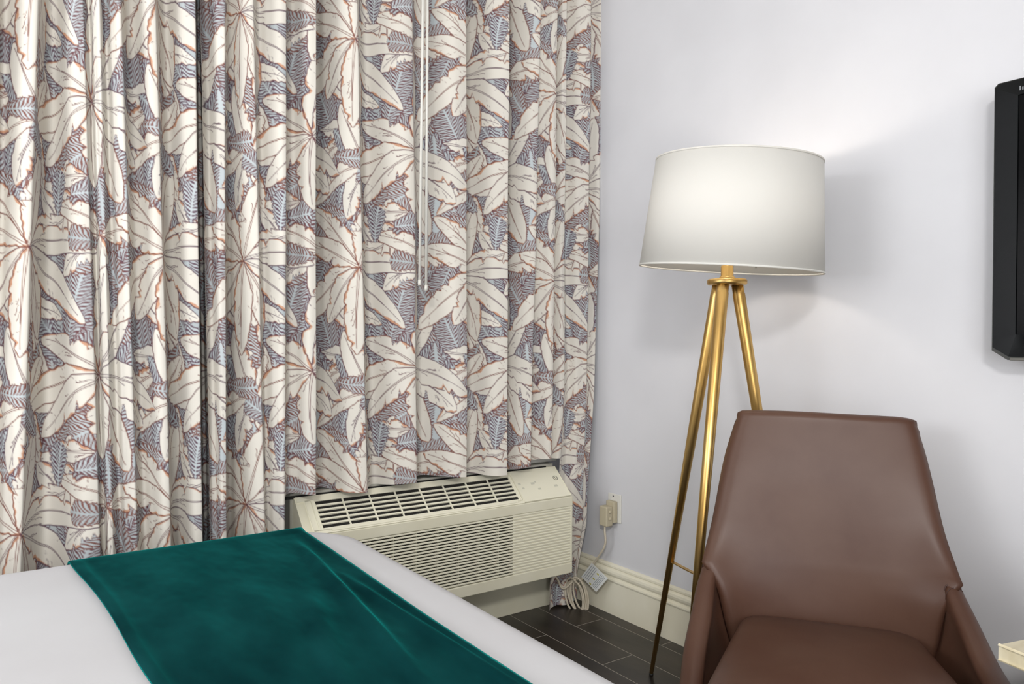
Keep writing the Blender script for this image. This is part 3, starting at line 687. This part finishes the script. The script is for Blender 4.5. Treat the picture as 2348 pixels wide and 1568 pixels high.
def backrest():
    # left and right borders: outline down to the shoulder, then the seam down to the seat
    iTL, iTR = (len(LEFT)-1)*NI+NI, (len(LEFT)+len(TOP)-1)*NI
    bl = resample([fine[i][:3] for i in range(iTL, iL-1, -1)], 34)+resample([fine[iL][:3]]+section(iL)[12::-1], 18)[1:]
    br = resample([fine[i][:3] for i in range(iTR, iR+1)], 34)+resample([fine[iR][:3]]+section(iR)[12::-1], 18)[1:]
    top = resample([fine[i][:3] for i in range(iTL, iTR+1)], 41)
    for bd in (bl, br):
        for it in range(5):
            q_ = [p.copy() for p in bd]
            for i in range(34, len(bd)-1): bd[i] = q_[i]*0.5+(q_[i-1]+q_[i+1])*0.25
    nW = 41; rows_ = []; TH_ = 0.042; NK = len(bl)
    for k in range(-4, NK):
        kk = max(k, 0); f = kk/(NK-1)
        L_, R_ = Vector(bl[kk]), Vector(br[kk]); front, rear = [], []
        cap_ = math.radians(90*(-k)/4.0) if k < 0 else 0.0                           # rounded top edge
        for j in range(nW):
            w = -1+2*j/(nW-1); p = L_.lerp(R_, j/(nW-1)); cw_ = (1-w*w)**0.7
            tz = top[j].z-(top[0].z+(top[-1].z-top[0].z)*j/(nW-1))                 # gentle crown of the top edge
            z = p.z+tz*(1-smoothstep(0, 12, kk))-0.016*(1-smoothstep(0, 16, kk))+0.016*math.sin(cap_)
            vmid = 0.006+0.088*f**1.5+0.016*math.sin(math.pi*f)                     # the middle of the panel leans back
            v = p.y+(vmid-p.y)*cw_+0.010*math.sin(math.pi*f)*cw_
            e = max(0.0, (abs(w)-0.86)/0.14); rd = math.sqrt(max(0.0, 1-e*e))       # rounded side edges
            half = TH_*0.5*max(rd, 0.05)*max(math.cos(cap_), 0.06)
            u = p.x*(1-0.015*(1-math.cos(cap_)))
            front.append(ch(u, v+TH_*0.45+half, z)); rear.append(ch(u, v+TH_*0.45-half, z))
        rows_.append(front+rear[::-1])
    n = len(rows_[0]); bm = bmesh.new(); vs = [[bm.verts.new(p) for p in r_] for r_ in rows_]
    for a_, b_ in zip(vs, vs[1:]):
        for k in range(n): bm.faces.new((a_[k], b_[k], b_[(k+1) % n], a_[(k+1) % n]))
    bm.faces.new(vs[0]); bm.faces.new(vs[-1][::-1])
    return from_bm('backrest', bm, M_lea, chair, True)
backrest(); shell('armrest', 0, iL); shell('armrest', iR, len(fine)-1)
for i, dr in ((iL, -1), (iR, 1)):
    for k_, r_ in ((0, 0.0016), (1, 0.0011)):
        s = section(i+dr*k_)[2:22]
        tube('seam', [ch(*p)+(EYE-ch(*p)).normalized()*0.0006 for p in s], r_, M_seam, chair, 6)
# seat cushion and base
def rr_outline(hw0, hw1, v0, v1, r, n=8):
    """rounded trapezoid in chair plan"""
    c = [(-hw0, v0), (hw0, v0), (hw1, v1), (-hw1, v1)]; out = []
    for k in range(4):
        p = Vector(c[k]); a = (Vector(c[k-1])-p).normalized(); b = (Vector(c[(k+1) % 4])-p).normalized()
        for j in range(n+1):
            t = j/n; q0 = p+a*r; q1 = p+b*r; out.append((q0*(1-t)*(1-t)+p*2*t*(1-t)+q1*t*t))
    return out
def cushion(name, outline, z0, z1, rnd, mat, crown=0.02, wrap=ch):
    n = len(outline); cen = sum((Vector(p) for p in outline), Vector((0, 0)))/n
    rings = [(0.90, z0), (0.97, z0+rnd*0.3), (1.0, z0+rnd)]
    for a in (0, 20, 40, 60, 80): rings.append((1.0-(1-math.cos(math.radians(a)))*rnd/0.27, z1-rnd+rnd*math.sin(math.radians(a))))
    s = rings[-1][0]
    for f in (0.85, 0.7, 0.5, 0.3, 0.1): rings.append((s*f, z1+crown*(1-f*f)))
    verts = [wrap(*(cen+(Vector(p)-cen)*sc), z) for sc, z in rings for p in outline]; faces = []
    for i in range(len(rings)-1):
        for k in range(n): faces.append((i*n+k, i*n+(k+1) % n, (i+1)*n+(k+1) % n, (i+1)*n+k))
    faces += [tuple(range(n-1, -1, -1)), tuple(range((len(rings)-1)*n, len(rings)*n))]
    return raw(name, verts, faces, mat, chair, True)
cushion('seat', rr_outline(0.195, 0.270, 0.120, 0.64, 0.06), 0.29, 0.425, 0.035, M_lea, 0.018)
cushion('seat_base', rr_outline(0.20, 0.25, 0.13, 0.60, 0.05), 0.225, 0.288, 0.012, M_wood_dk, 0.0)
for u, v in ((-0.17, 0.17), (0.17, 0.17), (-0.21, 0.55), (0.21, 0.55)):
    tube('leg', [ch(u, v, 0.23), ch(u*1.12, v+(0.02 if v > .3 else -0.03), 0.0)], [0.018, 0.010], M_wood_dk, chair, 12)

# ------------------------------------------------------------------ television
TX = WX-0.080; TY1, TY0, TZ0, TZ1 = 0.787, -0.42, 1.055, 1.714
tv = thing('television', 'wall-mounted television with glossy black bezel', 'television', (WX-0.05, 0.2, TZ0))
bm = bmesh.new()
o8 = [(TY1, TZ1-0.008), (TY1-0.008, TZ1), (TY0+0.008, TZ1), (TY0, TZ1-0.008), (TY0, TZ0+0.022), (TY0+0.028, TZ0), (TY1-0.034, TZ0), (TY1, TZ0+0.022)]
a = [bm.verts.new((TX+0.004, y, z)) for y, z in o8]; b = [bm.verts.new((TX+0.045, y, z)) for y, z in o8]
bm.faces.new(a); bm.faces.new(b[::-1])
for k in range(8): bm.faces.new((a[k], b[k], b[(k+1) % 8], a[(k+1) % 8]))
from_bm('rear_case', bm, M_tve, tv)
SY1, SY0, SZ0, SZ1 = TY1-0.053, TY0+0.053, TZ0+0.060, TZ1-0.040
def ring_face(name, outer, inner, x0, x1, mat, parent):
    n = len(outer); vs = []; fs = []
    for y, z in outer: vs.append((x0, y, z))
    for y, z in inner: vs.append((x1, y, z))
    for y, z in outer: vs.append((x0+0.006, y, z))
    for y, z in inner: vs.append((x1+0.006, y, z))
    for k in range(n):
        j = (k+1) % n
        fs += [(k, j, n+j, n+k), (2*n+k, 3*n+k, 3*n+j, 2*n+j), (k, 2*n+k, 2*n+j, j), (n+k, n+j, 3*n+j, 3*n+k)]
    bm = bmesh.new(); v = [bm.verts.new(p) for p in vs]
    for f in fs: bm.faces.new([v[i] for i in f])
    return from_bm(name, bm, mat, parent)
inn = [(SY1, SZ1-0.001), (SY1-0.001, SZ1), (SY0+0.001, SZ1), (SY0, SZ1-0.001), (SY0, SZ0+0.001), (SY0+0.001, SZ0), (SY1-0.001, SZ0), (SY1, SZ0+0.001)]
out8 = [(y+(-0.003 if y > 0 else 0.003), z+(-0.003 if z > 1.4 else 0.008)) for y, z in o8]
ring_face('bezel', out8, inn, TX, TX-0.004, M_tvb, tv)
box('screen', TX-0.0005, TX+0.004, SY0, SY1, SZ0, SZ1, M_screen, tv)
box('bottom_trim', TX-0.001, TX+0.03, TY0+0.04, TY1-0.040, TZ0-0.001, TZ0+0.006, M_silver, tv, 0.001)
for k in range(8):
    y = SY1-0.004-k*0.0055
    box('letter', TX-0.0040, TX-0.0032, y-0.0013, y+0.0013, SZ1+0.010, SZ1+0.020-(0.003 if k % 2 else 0), M_letter, tv)
box('wall_mount', TX+0.045, WX-0.0005, -0.05, 0.42, 1.25, 1.55, M_black_rubber, tv)

# ------------------------------------------------------------------ desk corner at the right edge
zt = 0.62; dc = on_z(2294, 1480, zt)
DA = math.radians(-14.0); d1 = Vector((math.cos(DA), math.sin(DA), 0)); d2 = Vector((math.cos(DA-math.pi/2), math.sin(DA-math.pi/2), 0))
DM = Matrix(((d1.x, d2.x, 0, dc.x), (d1.y, d2.y, 0, dc.y), (0, 0, 1, 0), (0, 0, 0, 1)))
desk = thing('side_table', 'cream topped woven side table at the right edge by the chair', 'table', tuple(dc+d1*0.26+d2*0.35-Vector((0, 0, zt))))
box('table_top', 0, 0.54, 0, 0.70, zt-0.022, zt, M_dtop, desk, 0.003, 2, DM)
bm = bmesh.new()
lv = [(zt-0.0222, 0.004), (zt-0.027, 0.012), (zt-0.033, 0.024), (zt-0.044, 0.029)]; ringv = []
for z, i in lv: ringv.append([bm.verts.new(DM @ Vector(p)) for p in ((i, i, z), (0.54-i, i, z), (0.54-i, 0.70-i, z), (i, 0.70-i, z))])
for A_, B_ in zip(ringv, ringv[1:]):
    for k in range(4): bm.faces.new((A_[k], A_[(k+1) % 4], B_[(k+1) % 4], B_[k]))
bm.faces.new(ringv[0]); bm.faces.new(ringv[-1][::-1])
from_bm('moulding', bm, M_dtop, desk)
box('woven_body', 0.030, 0.51, 0.030, 0.67, 0.10, zt-0.0445, M_dbody, desk, 0.004, 2, DM)
for x in (0.05, 0.49):
    for y in (0.05, 0.65): box('leg', x-0.02, x+0.02, y-0.02, y+0.02, 0.0, 0.0995, M_wood_dk, desk, 0.003, 2, DM)

# ------------------------------------------------------------------ bed
BX1, BX0, BY1, BY0, BZ = 0.801, -1.32, 1.965, 0.42, 0.585
bed = thing('bed', 'made bed with smooth white bedding', 'bed', ((BX0+BX1)/2, (BY0+BY1)/2, 0))
def rrect(x0, x1, y0, y1, r, n=8):
    out = []
    for cx, cy, a0 in ((x1-r, y1-r, 0), (x0+r, y1-r, 90), (x0+r, y0+r, 180), (x1-r, y0+r, 270)):
        for k in range(n+1):
            a = math.radians(a0+90*k/n); out.append((cx+r*math.cos(a), cy+r*math.sin(a)))
    return out
def dense(o, m=6):
    out = []
    for i, p in enumerate(o):
        q_ = o[(i+1) % len(o)]; L_ = math.hypot(q_[0]-p[0], q_[1]-p[1]); k = max(1, int(L_/0.08))
        for j in range(k): out.append((p[0]+(q_[0]-p[0])*j/k, p[1]+(q_[1]-p[1])*j/k))
    return out
RB = 0.055
def bed_z(x, y):
    return BZ + 0.006*noise.noise(Vector((x*2.3, y*2.3, 0.3))) - 0.006*(abs(x-(BX0+BX1)/2)/1.05)**4
base = dense(rrect(BX0, BX1, BY0, BY1, 0.17, 12)); n = len(base)
cx_, cy_ = (BX0+BX1)/2, (BY0+BY1)/2
rings = []
for z in (0.20, 0.30, 0.42): rings.append((0.0, z, 0))
for a in range(0, 91, 15): rings.append((RB*(1-math.cos(math.radians(a))), BZ-RB+RB*math.sin(math.radians(a)), 0))
for ins in (0.09, 0.14, 0.2, 0.3, 0.42, 0.56, 0.70): rings.append((ins, BZ, 1))
verts, faces = [], []
for ins, z, top in rings:
    hx, hy = (BX1-BX0)/2, (BY1-BY0)/2
    for x, y in base:
        px_, py_ = cx_+(x-cx_)*(hx-ins)/hx, cy_+(y-cy_)*(hy-ins)/hy
        zz = z if not top else bed_z(px_, py_)
        if not top and z < BZ-RB: zz += 0.0; px_ += 0.006*noise.noise(Vector((x*6, y*6, z*2)))
        verts.append((px_, py_, zz))
for i in range(len(rings)-1):
    for k in range(n): faces.append((i*n+k, i*n+(k+1) % n, (i+1)*n+(k+1) % n, (i+1)*n+k))
faces.append(tuple(range((len(rings)-1)*n, len(rings)*n))); faces.append(tuple(range(n-1, -1, -1)))
raw('bedding', verts, faces, M_sheet, bed, True)
box('bed_base', BX0+0.03, BX1-0.03, BY0+0.03, BY1-0.03, 0.09, 0.199, M_wood_dk, bed, 0.005)
for x in (BX0+0.10, BX1-0.10):
    for y in (BY0+0.10, BY1-0.10): tube('leg', [(x, y, 0.0899), (x, y, 0)], 0.025, M_wood_dk, bed, 12)
box('headboard', BX0-0.09, BX0-0.012, BY0-0.02, BY1+0.02, 0.09, 1.15, M_wood_dk, bed, 0.01)

# teal runner laid across the foot of the bed and hanging over both sides
RX0, RX1 = 0.168, 0.674
path = []
yf = BY1-RB
for k in range(6): path.append((BY1+0.009, 0.33+(BZ-RB-0.33)*k/6, 'f'))
for a in range(0, 91, 15): path.append((yf+(RB+0.009)*math.cos(math.radians(a)), BZ-RB+(RB+0.009)*math.sin(math.radians(a)), 'c'))
NT = 64
for k in range(1, NT): path.append((yf+(BY0+RB-yf)*k/NT, None, 't'))
for a in range(90, -1, -15): path.append((BY0+RB-(RB+0.009)*math.cos(math.radians(a)), BZ-RB+(RB+0.009)*math.sin(math.radians(a)), 'c'))
for k in range(5): path.append((BY0-0.009, BZ-RB-0.05*(k+1), 'f'))
NX = 72
def ridge(x, y):
    h = 0.0
    for x0, s, w, amp, y0, y1 in ((0.575, 0.12, 0.013, 0.016, 1.05, 1.75), (0.615, -0.02, 0.010, 0.008, 0.5, 1.50), (0.515, 0.25, 0.020, 0.011, 0.6, 1.40), (0.30, -0.05, 0.03, 0.004, 0.8, 1.7), (0.42, 0.15, 0.035, 0.006, 0.7, 1.5), (0.185, -0.06, 0.007, 0.004, 0.3, 1.9)):
        d = (x-(x0+s*(y-1.4)))/w
        h += amp*math.exp(-d*d)*smoothstep(y0-0.2, y0+0.15, y)*smoothstep(y1+0.12, y1-0.15, y)
    return h
verts, faces = [], []
for layer in (0.0, -0.0055):
    for (y, z, kd) in path:
        for i in range(NX+1):
            w = i/NX
            xl = 0.150+0.046*(1.97-y)/0.77+0.004*math.sin(y*9); xr_ = RX1-0.020*smoothstep(1.9, 0.8, y)+0.004*math.sin(y*4.0)
            x = xl+(xr_-xl)*w
            zz = (bed_z(x, y)+0.009) if z is None else z
            roll = 0.006*math.exp(-((w-0.03)/0.018)**2)+0.005*math.exp(-((w-0.975)/0.015)**2)
            up_ = (ridge(x, y)+roll) if kd == 't' else 0.0
            verts.append((x, y + (layer if kd == 'f' and y > 1 else (-layer if kd == 'f' else 0)), zz+up_+(layer if kd != 'f' else 0)))
m_ = len(path); c_ = NX+1
for l in range(2):
    for r in range(m_-1):
        for i in range(NX):
            a = l*m_*c_+r*c_+i; f = (a, a+c_, a+c_+1, a+1); faces.append(f if l == 0 else f[::-1])
o2 = m_*c_
for r in range(m_-1):
    faces.append((r*c_, o2+r*c_, o2+(r+1)*c_, (r+1)*c_)); faces.append((r*c_+NX, (r+1)*c_+NX, o2+(r+1)*c_+NX, o2+r*c_+NX))
for i in range(NX):
    faces.append((i, i+1, o2+i+1, o2+i)); b = (m_-1)*c_; faces.append((b+i, o2+b+i, o2+b+i+1, b+i+1))
run = raw('bed_runner', verts, faces, M_vel, None, True, ((RX0+RX1)/2, 1.2, BZ))
tag(run, 'teal velvet runner laid across the white bed', 'bed runner')
